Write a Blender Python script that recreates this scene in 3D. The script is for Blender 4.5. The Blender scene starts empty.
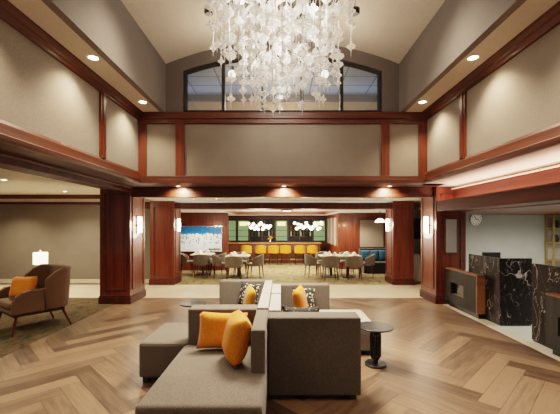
import bpy, bmesh, math, random
from mathutils import Vector, Matrix
R = random.Random(7)
PI = math.pi
col = bpy.context.scene.collection

# ------------------------------------------------------------------ materials
def nmat(name):
    m = bpy.data.materials.new(name); m.use_nodes = True
    nt = m.node_tree; b = nt.nodes['Principled BSDF']
    return m, nt, b
def N(nt, t, **kw):
    n = nt.nodes.new(t)
    for k, v in kw.items():
        if k in n.inputs: n.inputs[k].default_value = v
        else: setattr(n, k, v)
    return n
def L(nt, a, b): nt.links.new(a, b)
def ramp(nt, fac, stops):
    r = nt.nodes.new('ShaderNodeValToRGB'); e = r.color_ramp.elements
    while len(e) < len(stops): e.new(.5)
    for i, (p, c) in enumerate(stops):
        e[i].position = p; e[i].color = (*c, 1)
    L(nt, fac, r.inputs['Fac']); return r.outputs['Color']
def coords(nt, scale=(1, 1, 1), kind='Object', rot=(0, 0, 0)):
    t = nt.nodes.new('ShaderNodeTexCoord'); mp = nt.nodes.new('ShaderNodeMapping')
    mp.inputs['Scale'].default_value = scale; mp.inputs['Rotation'].default_value = rot
    L(nt, t.outputs[kind], mp.inputs['Vector']); return mp.outputs['Vector']
def bump(nt, b, h, s=.2, d=.01):
    n = N(nt, 'ShaderNodeBump', Strength=s, Distance=d); L(nt, h, n.inputs['Height']); L(nt, n.outputs['Normal'], b.inputs['Normal'])
def noisy(name, c1, c2, scale=(10, 10, 10), rough=.6, bmp=0, detail=4, ns=1.0, metal=0, coat=0, spec=.5):
    m, nt, b = nmat(name)
    v = coords(nt, scale); n = N(nt, 'ShaderNodeTexNoise', Scale=ns, Detail=detail); L(nt, v, n.inputs['Vector'])
    L(nt, ramp(nt, n.outputs['Fac'], [(.3, c1), (.7, c2)]), b.inputs['Base Color'])
    b.inputs['Roughness'].default_value = rough; b.inputs['Metallic'].default_value = metal
    b.inputs['Coat Weight'].default_value = coat; b.inputs['Specular IOR Level'].default_value = spec
    if bmp: bump(nt, b, n.outputs['Fac'], bmp)
    return m
def emis(name, c, s):
    m, nt, b = nmat(name)
    b.inputs['Base Color'].default_value = (*c, 1); b.inputs['Emission Color'].default_value = (*c, 1)
    b.inputs['Emission Strength'].default_value = s; return m
M = {}
M['wood_v'] = noisy('mahogany_vertical', (.074, .0145, .0065), (.185, .041, .017), (14, 14, .9), .34, .03, 6, coat=.15)
M['wood_h'] = noisy('mahogany_horizontal', (.056, .0135, .005), (.132, .034, .0125), (.9, .9, 14), .48, .03, 6, coat=.03)
M['wood_m'] = noisy('mahogany_satin', (.048, .013, .006), (.098, .026, .012), (.9, .9, 14), .6, .03, 6, spec=.25)
M['wood_d'] = noisy('mahogany_dark', (.040, .009, .005), (.085, .020, .009), (9, 9, 1), .5, .03, 6, spec=.3)
M['oak'] = noisy('warm_oak', (.20, .085, .032), (.29, .135, .055), (2, 2, 18), .4, .03)
def fabric(name, c1, c2, s=160, rough=.85, bmp=.25, big=.35):
    m, nt, b = nmat(name)
    v = coords(nt)
    n = N(nt, 'ShaderNodeTexNoise', Scale=s, Detail=2); L(nt, v, n.inputs['Vector'])
    n2 = N(nt, 'ShaderNodeTexNoise', Scale=3.0, Detail=3); L(nt, v, n2.inputs['Vector'])
    mx = N(nt, 'ShaderNodeMix'); mx.inputs[0].default_value = big
    L(nt, n.outputs['Fac'], mx.inputs[2]); L(nt, n2.outputs['Fac'], mx.inputs[3])
    L(nt, ramp(nt, mx.outputs[0], [(.35, c1), (.65, c2)]), b.inputs['Base Color'])
    b.inputs['Roughness'].default_value = rough; b.inputs['Sheen Weight'].default_value = .15
    b.inputs['Specular IOR Level'].default_value = .2
    bump(nt, b, n.outputs['Fac'], bmp, .002); return m
M['wallcloth'] = fabric('linen_wallcovering', (.222, .184, .150), (.278, .231, .189), 60, .9, .05, .3)
M['graywall'] = fabric('gray_paint', (.145, .122, .107), (.165, .141, .124), 40, .9, .03)
M['loungewall'] = fabric('taupe_wallcovering', (.150, .133, .115), (.175, .156, .135), 70, .9, .05)
M['recwall'] = fabric('pale_gray_paint', (.285, .285, .262), (.33, .33, .305), 40, .9, .03)
M['plaster'] = fabric('cream_plaster', (.55, .47, .38), (.60, .52, .42), 30, .9, .03)
M['white'] = fabric('white_plaster', (.70, .66, .58), (.76, .72, .64), 30, .9, .03)
M['sofa'] = fabric('taupe_tweed', (.066, .052, .040), (.150, .122, .098), 190, .9, .35, .15)
M['sofa_shaded'] = fabric('shaded_tweed', (.052, .043, .034), (.125, .103, .083), 190, .9, .35, .12)  # darker copy of the tweed, shade on the viewer-facing arm put into colour
M['sofa_lit'] = fabric('lit_pale_tweed', (.27, .235, .20), (.38, .335, .29), 190, .9, .3, .15)  # pale cloth for back tops, light from above put into its colour
M['mustard'] = fabric('mustard_velvet', (.47, .135, .007), (.66, .225, .014), 60, .65, .15, .5)
M['yellow'] = fabric('yellow_leather', (.40, .155, .009), (.52, .22, .015), 60, .5, .1)
M['brown_leather'] = fabric('brown_upholstery', (.095, .050, .026), (.145, .080, .044), 120, .6, .15, .3)
M['chairgray'] = fabric('gray_upholstery', (.105, .086, .066), (.18, .148, .115), 120, .85, .2)
M['teal'] = fabric('teal_velvet', (.006, .045, .085), (.015, .085, .14), 80, .7, .15)
M['charcoal'] = fabric('charcoal_vinyl', (.014, .013, .014), (.03, .028, .03), 80, .6, .1)
M['linen'] = fabric('white_linen', (.68, .66, .60), (.80, .78, .73), 90, .9, .2)
M['black'] = noisy('black_metal', (.008, .008, .009), (.016, .016, .018), rough=.35, spec=.5)
M['bronze'] = noisy('dark_bronze', (.03, .022, .016), (.05, .04, .03), rough=.4, metal=.6)
M['chrome'] = noisy('brushed_nickel', (.55, .52, .48), (.68, .65, .6), rough=.22, metal=1)
M['gold'] = noisy('brass', (.50, .33, .12), (.62, .42, .17), rough=.3, metal=.9)
M['graylam'] = noisy('gray_laminate', (.030, .028, .026), (.042, .040, .037), (30, 30, 2), .6, spec=.25)
M['niche'] = noisy('pale_metal', (.13, .115, .10), (.19, .175, .15), (2, 40, 40), .35, metal=.4)
M['travertine'] = noisy('beige_stone', (.52, .44, .34), (.66, .57, .46), (1.2, 1.2, 1.2), .28, 0, 6)
M['paletile'] = noisy('pale_tile', (.44, .46, .42), (.55, .57, .53), (2, 2, 2), .3)
M['tabletop'] = noisy('pale_laminate', (.50, .45, .37), (.64, .58, .49), (5, 20, 5), .4)
M['glow_warm'] = emis('warm_lens', (1, .80, .52), 14)
M['glow_tube'] = emis('opal_tube', (1, .86, .68), 8)
M['globe'] = emis('opal_globe', (1, .88, .70), 2.2)
M['shade'] = emis('lamp_shade_linen', (1, .84, .62), 2.2)
M['glass_lit'] = emis('green_backlit_glass', (.13, .21, .10), .35)
M['bar_shade'] = emis('amber_shade', (1, .72, .25), 1.5)
M['navy'] = noisy('navy_paint', (.01, .06, .16), (.02, .12, .26))
M['clockface'] = noisy('clock_white', (.78, .77, .72), (.84, .83, .78), rough=.5)
M['backroom'] = fabric('tan_paint', (.40, .26, .15), (.46, .30, .18), 30, .9, .02)
m, nt, b = nmat('mirror_glass'); b.inputs['Base Color'].default_value = (.75, .75, .74, 1); b.inputs['Metallic'].default_value = .55; b.inputs['Roughness'].default_value = .08; M['mirror'] = m  # part-diffuse pale gray stands in for a bright reflection
# window glass
m, nt, b = nmat('window_glass'); nt.nodes.remove(b)
tr = N(nt, 'ShaderNodeBsdfTransparent', Color=(.86, .92, .98, 1)); gl = N(nt, 'ShaderNodeBsdfGlossy', Roughness=.03, Color=(.9, .95, 1, 1))
mx = N(nt, 'ShaderNodeMixShader', Fac=.10); L(nt, tr.outputs[0], mx.inputs[1]); L(nt, gl.outputs[0], mx.inputs[2])
L(nt, mx.outputs[0], nt.nodes['Material Output'].inputs['Surface']); M['pane'] = m
# blown glass drops
m, nt, b = nmat('frosted_blown_glass')
n = N(nt, 'ShaderNodeTexNoise', Scale=30.0); L(nt, coords(nt), n.inputs['Vector'])
L(nt, ramp(nt, n.outputs['Fac'], [(.3, (.80, .76, .72)), (.7, (.95, .93, .90))]), b.inputs['Base Color'])
b.inputs['Roughness'].default_value = .12; b.inputs['Transmission Weight'].default_value = .0
b.inputs['Coat Weight'].default_value = .6
tl = N(nt, 'ShaderNodeBsdfTranslucent', Color=(.95, .92, .88, 1)); tp = N(nt, 'ShaderNodeBsdfTransparent', Color=(.97, .96, .94, 1))
lw = N(nt, 'ShaderNodeLayerWeight', Blend=.45)
m1 = N(nt, 'ShaderNodeMixShader', Fac=.45); L(nt, b.outputs[0], m1.inputs[1]); L(nt, tl.outputs[0], m1.inputs[2])
mr = N(nt, 'ShaderNodeMapRange'); mr.inputs[3].default_value = .42; mr.inputs[4].default_value = .97
L(nt, lw.outputs['Facing'], mr.inputs[0])
m2 = N(nt, 'ShaderNodeMixShader'); L(nt, mr.outputs[0], m2.inputs[0]); L(nt, tp.outputs[0], m2.inputs[1]); L(nt, m1.outputs[0], m2.inputs[2])
L(nt, m2.outputs[0], nt.nodes['Material Output'].inputs['Surface']); M['drop'] = m
# black marble with white veins
m, nt, b = nmat('black_marble')
v = coords(nt, (1.9, 1.9, .8), rot=(.75, .55, .3))
n = N(nt, 'ShaderNodeTexNoise', Scale=2.2, Detail=6, Distortion=.8); L(nt, v, n.inputs['Vector'])
def vein(scale, dist, w):
    wv = N(nt, 'ShaderNodeTexNoise', Scale=scale, Detail=3, Distortion=dist); L(nt, v, wv.inputs['Vector'])
    a = N(nt, 'ShaderNodeMath', operation='SUBTRACT'); a.inputs[1].default_value = .5; L(nt, wv.outputs['Fac'], a.inputs[0])
    a2 = N(nt, 'ShaderNodeMath', operation='ABSOLUTE'); L(nt, a.outputs[0], a2.inputs[0])
    r = N(nt, 'ShaderNodeMapRange'); r.inputs[1].default_value = 0; r.inputs[2].default_value = w; r.inputs[3].default_value = 1; r.inputs[4].default_value = 0
    L(nt, a2.outputs[0], r.inputs[0]); return r.outputs[0]
v1 = vein(1.5, 1.0, .008); v2 = vein(3.0, .9, .008)
s2 = N(nt, 'ShaderNodeMath', operation='MULTIPLY'); s2.inputs[1].default_value = .4; L(nt, v2, s2.inputs[0])
mxm = N(nt, 'ShaderNodeMath', operation='MAXIMUM'); L(nt, v1, mxm.inputs[0]); L(nt, s2.outputs[0], mxm.inputs[1])
ml = N(nt, 'ShaderNodeMath', operation='MULTIPLY'); L(nt, mxm.outputs[0], ml.inputs[0])
fd = N(nt, 'ShaderNodeMapRange'); fd.inputs[1].default_value = .36; fd.inputs[2].default_value = .58; L(nt, n.outputs['Fac'], fd.inputs[0]); L(nt, fd.outputs[0], ml.inputs[1])
L(nt, ramp(nt, ml.outputs[0], [(0, (.016, .013, .013)), (1, (.55, .50, .46))]), b.inputs['Base Color']); b.inputs['Roughness'].default_value = .3; b.inputs['Specular IOR Level'].default_value = .18; M['marble'] = m
# plank floor: colour per plank from an attribute, grain along the plank from its UV
m, nt, b = nmat('oak_herringbone')
at_ = N(nt, 'ShaderNodeAttribute', attribute_name='tone'); uv = nt.nodes.new('ShaderNodeUVMap'); uv.uv_map = 'grain'
mp = nt.nodes.new('ShaderNodeMapping'); mp.inputs['Scale'].default_value = (1.3, 16, 1); L(nt, uv.outputs[0], mp.inputs['Vector'])
n = N(nt, 'ShaderNodeTexNoise', Scale=1.6, Detail=6, Distortion=.5); L(nt, mp.outputs[0], n.inputs['Vector'])
ad = N(nt, 'ShaderNodeMath', operation='MULTIPLY_ADD'); ad.inputs[1].default_value = .85; L(nt, n.outputs['Fac'], ad.inputs[0])
sc = N(nt, 'ShaderNodeMath', operation='MULTIPLY'); sc.inputs[1].default_value = .55; L(nt, at_.outputs['Fac'], sc.inputs[0]); L(nt, sc.outputs[0], ad.inputs[2])
L(nt, ramp(nt, ad.outputs[0], [(.20, (.038, .022, .014)), (.45, (.082, .051, .034)), (.64, (.124, .078, .051)), (.92, (.205, .130, .082))]), b.inputs['Base Color'])
b.inputs['Roughness'].default_value = .34; b.inputs['Specular IOR Level'].default_value = .45; bump(nt, b, n.outputs['Fac'], .05, .003); M['planks'] = m
def carpet(name, cs, s):
    m, nt, b = nmat(name); v = coords(nt)
    n = N(nt, 'ShaderNodeTexNoise', Scale=s, Detail=8, Distortion=1.2); L(nt, coords(nt, (1, .45, 1)), n.inputs['Vector'])
    f = N(nt, 'ShaderNodeTexNoise', Scale=150.0, Detail=1); L(nt, v, f.inputs['Vector'])
    L(nt, ramp(nt, n.outputs['Fac'], cs), b.inputs['Base Color']); b.inputs['Roughness'].default_value = .95
    b.inputs['Specular IOR Level'].default_value = .1; bump(nt, b, f.outputs['Fac'], .5, .004); return m
M['carpet_l'] = carpet('moss_carpet', [(.3, (.030, .034, .024)), (.45, (.065, .056, .034)), (.55, (.115, .078, .042)), (.7, (.045, .050, .036))], 9)
M['carpet_d'] = carpet('straw_carpet', [(.3, (.075, .062, .040)), (.45, (.165, .128, .072)), (.58, (.23, .18, .10)), (.72, (.085, .076, .052))], 5)
# back room ceiling grid
m, nt, b = nmat('ceiling_tiles'); br = N(nt, 'ShaderNodeTexBrick', Scale=1.0); br.offset = 0
br.inputs['Color1'].default_value = (.33, .36, .40, 1); br.inputs['Color2'].default_value = (.37, .40, .44, 1); br.inputs['Mortar'].default_value = (.12, .13, .15, 1)
br.inputs['Mortar Size'].default_value = .02; br.inputs['Brick Width'].default_value = .9; br.inputs['Row Height'].default_value = .6
L(nt, coords(nt), br.inputs['Vector']); L(nt, br.outputs['Color'], b.inputs['Base Color']); M['tiles'] = m
# patterned cushion
m, nt, b = nmat('black_white_ikat'); vo = N(nt, 'ShaderNodeTexVoronoi', Scale=26.0); L(nt, coords(nt), vo.inputs['Vector'])
L(nt, ramp(nt, vo.outputs['Distance'], [(.28, (.62, .56, .42)), (.42, (.015, .014, .013))]), b.inputs['Base Color']); b.inputs['Roughness'].default_value = .9; M['ikat'] = m
m, nt, b = nmat('dark_embroidered'); vo = N(nt, 'ShaderNodeTexVoronoi', Scale=34.0); L(nt, coords(nt), vo.inputs['Vector'])
L(nt, ramp(nt, vo.outputs['Distance'], [(.15, (.30, .25, .13)), (.3, (.018, .016, .014))]), b.inputs['Base Color']); b.inputs['Roughness'].default_value = .9; M['embroid'] = m
# mural
m, nt, b = nmat('blue_white_mural')
tc = nt.nodes.new('ShaderNodeTexCoord'); sp = nt.nodes.new('ShaderNodeSeparateXYZ'); L(nt, tc.outputs['Object'], sp.inputs[0])
nz = N(nt, 'ShaderNodeTexNoise', Scale=4.0, Detail=3); L(nt, coords(nt, (1.6, 1, .6)), nz.inputs['Vector'])
ad = N(nt, 'ShaderNodeMath', operation='MULTIPLY_ADD'); ad.inputs[1].default_value = .38; L(nt, nz.outputs['Fac'], ad.inputs[0]); L(nt, sp.outputs['Z'], ad.inputs[2])
base = ramp(nt, ad.outputs[0], [(.45, (.60, .66, .68)), (.70, (.55, .68, .74)), (.80, (.12, .45, .66)), (.88, (.012, .11, .29)), (1.0, (.006, .07, .20))])
vo = N(nt, 'ShaderNodeTexVoronoi', Scale=8.0, Randomness=.8); L(nt, coords(nt, (1, .001, .8)), vo.inputs['Vector'])
d1 = N(nt, 'ShaderNodeMath', operation='LESS_THAN'); d1.inputs[1].default_value = .36; L(nt, vo.outputs['Distance'], d1.inputs[0])
cs = nt.nodes.new('ShaderNodeSeparateColor'); L(nt, vo.outputs['Color'], cs.inputs[0])
d2 = N(nt, 'ShaderNodeMath', operation='GREATER_THAN'); d2.inputs[1].default_value = .45; L(nt, cs.outputs[0], d2.inputs[0])
dd = N(nt, 'ShaderNodeMath', operation='MULTIPLY'); L(nt, d1.outputs[0], dd.inputs[0]); L(nt, d2.outputs[0], dd.inputs[1])
mb = N(nt, 'ShaderNodeMapRange'); mb.inputs[1].default_value = .22; mb.inputs[2].default_value = .42; L(nt, sp.outputs['Z'], mb.inputs[0])
dm = N(nt, 'ShaderNodeMath', operation='MULTIPLY'); L(nt, dd.outputs[0], dm.inputs[0]); L(nt, mb.outputs[0], dm.inputs[1])
mc = N(nt, 'ShaderNodeMix', data_type='RGBA'); L(nt, dm.outputs[0], mc.inputs[0]); L(nt, base, mc.inputs[6]); mc.inputs[7].default_value = (.03, .12, .25, 1)
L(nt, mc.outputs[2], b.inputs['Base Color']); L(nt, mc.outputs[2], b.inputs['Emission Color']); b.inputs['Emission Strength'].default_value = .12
b.inputs['Roughness'].default_value = .3; M['mural'] = m

# ------------------------------------------------------------------ geometry helpers
class MB:
    def __init__(s): s.bm = bmesh.new()
    def box(s, x0, x1, y0, y1, z0, z1, bev=0, seg=2):
        r = bmesh.ops.create_cube(s.bm, size=1.0)
        for v in r['verts']:
            v.co = Vector(((x0 + x1) / 2 + v.co.x * (x1 - x0), (y0 + y1) / 2 + v.co.y * (y1 - y0), (z0 + z1) / 2 + v.co.z * (z1 - z0)))
        if bev:
            es = list({e for v in r['verts'] for e in v.link_edges})
            bmesh.ops.bevel(s.bm, geom=es, offset=bev, segments=seg, affect='EDGES', profile=.6)
        return s
    def cyl(s, p, q, r0, r1=None, n=14):
        p, q = Vector(p), Vector(q); d = q - p
        r = bmesh.ops.create_cone(s.bm, cap_ends=True, segments=n, radius1=r0, radius2=r0 if r1 is None else r1, depth=d.length)
        mt = Matrix.Translation((p + q) / 2) @ d.to_track_quat('Z', 'Y').to_matrix().to_4x4()
        bmesh.ops.transform(s.bm, matrix=mt, verts=r['verts']); return s
    def sphere(s, c, r, u=14, v=10, sc=(1, 1, 1)):
        q = bmesh.ops.create_uvsphere(s.bm, u_segments=u, v_segments=v, radius=r)
        for w in q['verts']: w.co = Vector((c[0] + w.co.x * sc[0], c[1] + w.co.y * sc[1], c[2] + w.co.z * sc[2]))
        return s
    def lathe(s, c, prof, n=12):
        rings = []
        for (r, z) in prof:
            if r < 1e-5: rings.append([s.bm.verts.new((c[0], c[1], c[2] + z))])
            else: rings.append([s.bm.verts.new((c[0] + r * math.cos(2 * PI * k / n), c[1] + r * math.sin(2 * PI * k / n), c[2] + z)) for k in range(n)])
        for a, b in zip(rings, rings[1:]):
            for k in range(n):
                j = (k + 1) % n
                if len(a) == 1 and len(b) > 1: s.bm.faces.new((a[0], b[j], b[k]))
                elif len(b) == 1 and len(a) > 1: s.bm.faces.new((a[k], a[j], b[0]))
                elif len(a) > 1: s.bm.faces.new((a[k], a[j], b[j], b[k]))
        return s
    def face(s, pts): s.bm.faces.new([s.bm.verts.new(p) for p in pts]); return s
    def prism(s, poly, axis, a, b):   # polygon of (u,v) extruded along an axis from a to b
        f = {'x': lambda u, v, t: (t, u, v), 'y': lambda u, v, t: (u, t, v), 'z': lambda u, v, t: (u, v, t)}[axis]
        A = [s.bm.verts.new(f(u, v, a)) for u, v in poly]; B = [s.bm.verts.new(f(u, v, b)) for u, v in poly]
        s.bm.faces.new(A); s.bm.faces.new(B[::-1]); n = len(poly)
        for i in range(n): s.bm.faces.new((A[i], B[i], B[(i + 1) % n], A[(i + 1) % n]))
        return s
    def tube(s, pts, r, n=8, closed=False):
        pts = [Vector(p) for p in pts]; rings = []; m = len(pts)
        for i, p in enumerate(pts):
            a = pts[(i - 1) % m] if (closed or i) else p; b = pts[(i + 1) % m] if (closed or i < m - 1) else p
            q = (b - a).to_track_quat('Z', 'Y')
            rings.append([s.bm.verts.new(p + q @ Vector((r * math.cos(2 * PI * k / n), r * math.sin(2 * PI * k / n), 0))) for k in range(n)])
        prs = list(zip(rings, rings[1:])) + ([(rings[-1], rings[0])] if closed else [])
        for a, b in prs:
            for k in range(n): s.bm.faces.new((a[k], a[(k + 1) % n], b[(k + 1) % n], b[k]))
        if not closed: s.bm.faces.new(rings[0][::-1]); s.bm.faces.new(rings[-1])
        return s
    def shell(s, path, th, z0, ztop, lean=0):   # upright sheet along a plan path, thickness th, ztop a function of t in 0..1
        n = len(path); V = []
        for i, p in enumerate(path):
            a = Vector(path[max(0, i - 1)]); b_ = Vector(path[min(n - 1, i + 1)]); t = (b_ - a).normalized(); nn = Vector((-t.y, t.x)); p = Vector(p)
            zt = ztop(i / (n - 1)); k = lean
            row = []
            for o in (-th / 2, th / 2):
                q = p + nn * o
                row.append(s.bm.verts.new((q.x, q.y, z0)))
                row.append(s.bm.verts.new((q.x * (1 + k * (zt - z0)), q.y * (1 + k * (zt - z0)), zt)))
            V.append(row)
        for a, b_ in zip(V, V[1:]):
            s.bm.faces.new((a[0], b_[0], b_[1], a[1])); s.bm.faces.new((a[2], a[3], b_[3], b_[2]))
            s.bm.faces.new((a[1], b_[1], b_[3], a[3])); s.bm.faces.new((a[0], a[2], b_[2], b_[0]))
        s.bm.faces.new((V[0][0], V[0][1], V[0][3], V[0][2])); s.bm.faces.new((V[-1][0], V[-1][2], V[-1][3], V[-1][1]))
        return s
    def build(s, name, mat, parent=None, smooth=False, bev=0):
        me = bpy.data.meshes.new(name)
        bmesh.ops.recalc_face_normals(s.bm, faces=s.bm.faces)
        if parent is not None: bmesh.ops.translate(s.bm, verts=s.bm.verts, vec=-Vector(parent.get('_o', (0, 0, 0))))
        s.bm.to_mesh(me); s.bm.free(); me.materials.append(mat)
        if smooth:
            for p in me.polygons: p.use_smooth = True
        o = bpy.data.objects.new(name, me); col.objects.link(o); o.parent = parent
        if parent is not None and '_o' in parent: o['_o'] = parent['_o']
        if bev:
            md = o.modifiers.new('soft', 'BEVEL'); md.width = bev; md.segments = 2; md.limit_method = 'ANGLE'
        return o
def thing(name, label, cat, loc=(0, 0, 0), rz=0, group=None, world=True):
    o = bpy.data.objects.new(name, None); col.objects.link(o); o.location = loc; o.rotation_euler = (0, 0, rz); o.empty_display_size = .1
    o['label'] = label; o['category'] = cat
    if group: o['group'] = group
    if world: o['_o'] = tuple(loc)
    return o
def tag(o, label, cat, group=None):
    o['label'] = label; o['category'] = cat
    if group: o['group'] = group
    return o
def struct(o): o['kind'] = 'structure'; return o
def copy_tree(o, parent=None):
    c = o.copy(); col.objects.link(c); c.parent = parent
    for ch in list(o.children): copy_tree(ch, c)
    return c
def put(root, i, loc, rz=0, label=None):
    r = root if i == 0 else copy_tree(root)
    r.location = loc; r.rotation_euler = (0, 0, rz)
    if label: r['label'] = label
    return r
def lamp(kind, loc, power, color=(1, .78, .52), parent=None, size=.08, spot=None, blend=.6, aim=None, name='lamp_light'):
    d = bpy.data.lights.new(name, kind); d.energy = power; d.color = color
    if kind in ('POINT', 'SPOT'): d.shadow_soft_size = size
    if kind == 'SPOT': d.spot_size = spot; d.spot_blend = blend
    if kind == 'AREA': d.shape = 'RECTANGLE'; d.size, d.size_y = size
    o = bpy.data.objects.new(name, d); col.objects.link(o)
    o.location = loc
    if aim: o.rotation_euler = (Vector(aim) - Vector(loc)).to_track_quat('-Z', 'Y').to_euler()
    if parent is not None:
        o.parent = parent; o.location = Vector(loc) - parent.location
    return o

# ------------------------------------------------------------------ key sizes (metres, camera at the origin looking along +Y, eye height 1.7)
CX = .03; UW = 2.92; IW = 2.365          # hall centre, half width between upper walls, half width of the vault
YB = 6.9                                 # upper back wall
ZS, ZT = 2.56, 3.99                      # low soffit, upper soffit
SPR, SAG = 4.99, .467
RV = IW * IW / (2 * SAG) + SAG / 2
def vault(dx): return SPR + math.sqrt(RV * RV - dx * dx) - (RV - SAG)
Y0 = -3.0

# ------------------------------------------------------------------ floor: herringbone planks
def herringbone(x0, x1, y0, y1):
    bm = bmesh.new(); tl = bm.faces.layers.float.new('tone_f'); uvl = bm.loops.layers.uv.new('grain'); cl = bm.loops.layers.float_color.new('tone')
    Lp, W = 1.2, .2; n = 6; c = math.sqrt(.5); g = .0018
    rr = random.Random(3)
    def put_(ax, ay, bx, by, horiz):
        pts = [(ax + g, ay + g), (bx - g, ay + g), (bx - g, by - g), (ax + g, by - g)]
        P = [((x - y) * c, (x + y) * c) for x, y in pts]
        P = [(x + .35, y + .9) for x, y in P]
        if max(p[0] for p in P) < x0 or min(p[0] for p in P) > x1 or max(p[1] for p in P) < y0 or min(p[1] for p in P) > y1: return
        f = bm.faces.new([bm.verts.new((x, y, 0)) for x, y in P]); t = min(1, max(0, rr.gauss(.5, .32)))
        ou, ov = rr.random() * 40, rr.random() * 40
        for lp, (x, y) in zip(f.loops, pts):
            lp[uvl].uv = (ou + (x if horiz else y), ov + (y if horiz else x)); lp[cl] = (t, t, t, 1)
    K = 60
    for j in range(-K, K):
        for i in range(-K // n - 1, K // n + 1):
            # horizontal plank of row j, then vertical plank beside it
            ax = (j + 2 * n * i) * W; ay = j * W
            put_(ax, ay, ax + Lp, ay + W, True)
            vx = (j + n + 2 * n * i) * W; vy = (j + 1 - n) * W
            put_(vx, vy, vx + W, vy + Lp, False)
    geom = lambda: bm.verts[:] + bm.edges[:] + bm.faces[:]
    for co, no in (((x0, 0, 0), (-1, 0, 0)), ((x1, 0, 0), (1, 0, 0)), ((0, y0, 0), (0, -1, 0)), ((0, y1, 0), (0, 1, 0))):
        bmesh.ops.bisect_plane(bm, geom=geom(), plane_co=co, plane_no=no, clear_outer=True)
    for f in bm.faces:
        if f.normal.z < 0: f.normal_flip()
    me = bpy.data.meshes.new('floor'); bm.to_mesh(me); bm.free(); me.materials.append(M['planks'])
    o = bpy.data.objects.new('floor', me); col.objects.link(o); return struct(o)
herringbone(-3.62, 3.50, Y0, 8.03)
struct(MB().box(-9, 9, Y0, 18, -.15, -.004).build('floor_base', M['bronze']))
struct(MB().box(-9, 6, 8.03, 9.85, -.05, .001).build('floor_stone', M['travertine']))
struct(MB().box(3.50, 3.66, Y0, 8.03, -.05, .001).build('floor_border', M['travertine']))
struct(MB().box(3.66, 8, Y0, 9.0, -.05, .0005).build('floor_reception', M['paletile']))
struct(MB().box(-9, -3.62, Y0, 8.03, -.05, .006).build('floor_lounge_carpet', M['carpet_l']))
struct(MB().box(-4.0, 6, 9.85, 17.2, -.05, .004).build('floor_dining_carpet', M['carpet_d']))

# ------------------------------------------------------------------ upper hall shell
mb = MB()
seg = 24
for i in range(seg):
    a = -IW + 2 * IW * i / seg; b_ = -IW + 2 * IW * (i + 1) / seg
    mb.face([(CX + a, Y0, vault(a)), (CX + a, YB, vault(a)), (CX + b_, YB, vault(b_)), (CX + b_, Y0, vault(b_))])
struct(mb.build('ceiling', M['plaster'], smooth=True))
trim_n = [0]
def trim(mb, mat, bev=.006):
    trim_n[0] += 1
    return struct(mb.build('trim_%d' % trim_n[0], mat, bev=bev))
for s, nm in ((-1, 'left'), (1, 'right')):
    xo, xi = CX + s * UW, CX + s * IW
    struct(MB().box(min(xo, xo + s * .12), max(xo, xo + s * .12), Y0, YB, ZS + .06, ZT - .001).build('wall_%s_upper' % nm, M['wallcloth']))
    struct(MB().box(min(xi, xi + s * .1), max(xi, xi + s * .1), Y0, YB, ZT, SPR + .03).build('wall_%s_clerestory' % nm, M['graywall']))
    struct(MB().box(min(xo, xi + s * .1), max(xo, xi + s * .1), Y0, YB, ZT, ZT + .05).build('ceiling_soffit_%s' % nm, M['plaster']))
    # crown with a stepped profile, lower rail, fascia, stiles
    pr = lambda pts: [(xo - s * u, z) for u, z in pts]
    trim(MB().prism(pr([(0, 3.84), (.03, 3.84), (.035, 3.88), (.055, 3.90), (.06, 3.93), (.11, 3.965), (.12, 3.99), (0, 3.99)]), 'y', Y0, YB), M['wood_h'], 0)
    trim(MB().prism(pr([(-.02, ZS + .001), (.05, ZS + .001), (.075, 2.59), (.08, 2.625), (.06, 2.64), (.05, 2.70), (.045, 2.75), (.025, 2.79), (-.02, 2.79)]), 'y', Y0, YB), M['wood_h'], 0)
    for ys in (YB - 1.42, YB - 3.6, YB - 5.8):
        mbs = MB().box(min(xo, xo - s * .035), max(xo, xo - s * .035), ys - .08, ys + .08, 2.79, 3.85)
        mbs.box(min(xo, xo - s * .05), max(xo, xo - s * .05), ys - .035, ys + .035, 2.79, 3.85)
        trim(mbs, M['wood_v'], .004)
# back upper wall panel and its frame
struct(MB().box(CX - UW, CX + UW, YB, YB + .12, ZS + .06, ZT - .001).build('wall_back_upper', M['wallcloth']))
f = YB
trim(MB().box(CX - UW, CX + UW, f - .05, f, 3.77, 3.86).box(CX - UW, CX + UW, f - .08, f, 3.86, 3.99), M['wood_h'])
trim(MB().box(CX - UW, CX + UW, f - .05, f, 2.64, 2.71).box(CX - UW, CX + UW, f - .08, f, ZS + .002, 2.64), M['wood_h'])
px = lambda p, y: (p - 281) * y / 340
for a, b_ in ((139.5, 147), (176, 185), (381, 389), (418, 427.5)):
    trim(MB().box(px(a, f), px(b_, f), f - .045, f, 2.70, 3.78), M['wood_v'])
# gable wall with the arched window
HW = 2.02; WT = lambda dx: 4.846 + (math.sqrt(6.0 ** 2 - dx * dx) - math.sqrt(6.0 ** 2 - HW * HW))
xs = sorted(set([-IW, IW, -HW, HW] + [round(-HW + 2 * HW * i / 28, 4) for i in range(29)]))
mb = MB()
for a, b_ in zip(xs, xs[1:]):
    inside = abs((a + b_) / 2) < HW
    lo = (WT(a), WT(b_)) if inside else (ZT, ZT)
    for y in (YB, YB + .15):
        mb.face([(CX + a, y, lo[0]), (CX + b_, y, lo[1]), (CX + b_, y, vault(b_) + .02), (CX + a, y, vault(a) + .02)])
    if inside: mb.face([(CX + a, YB, lo[0]), (CX + b_, YB, lo[1]), (CX + b_, YB + .15, lo[1]), (CX + a, YB + .15, lo[0])])
for s in (-1, 1): mb.face([(CX + s * HW, YB, ZT), (CX + s * HW, YB + .15, ZT), (CX + s * HW, YB + .15, WT(HW)), (CX + s * HW, YB, WT(HW))])
struct(mb.build('wall_back_gable', M['graywall']))
win = thing('window_1', 'x', 'window', (CX, YB + .06, ZT)); del win['label']; del win['category']; win['kind'] = 'structure'
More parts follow.
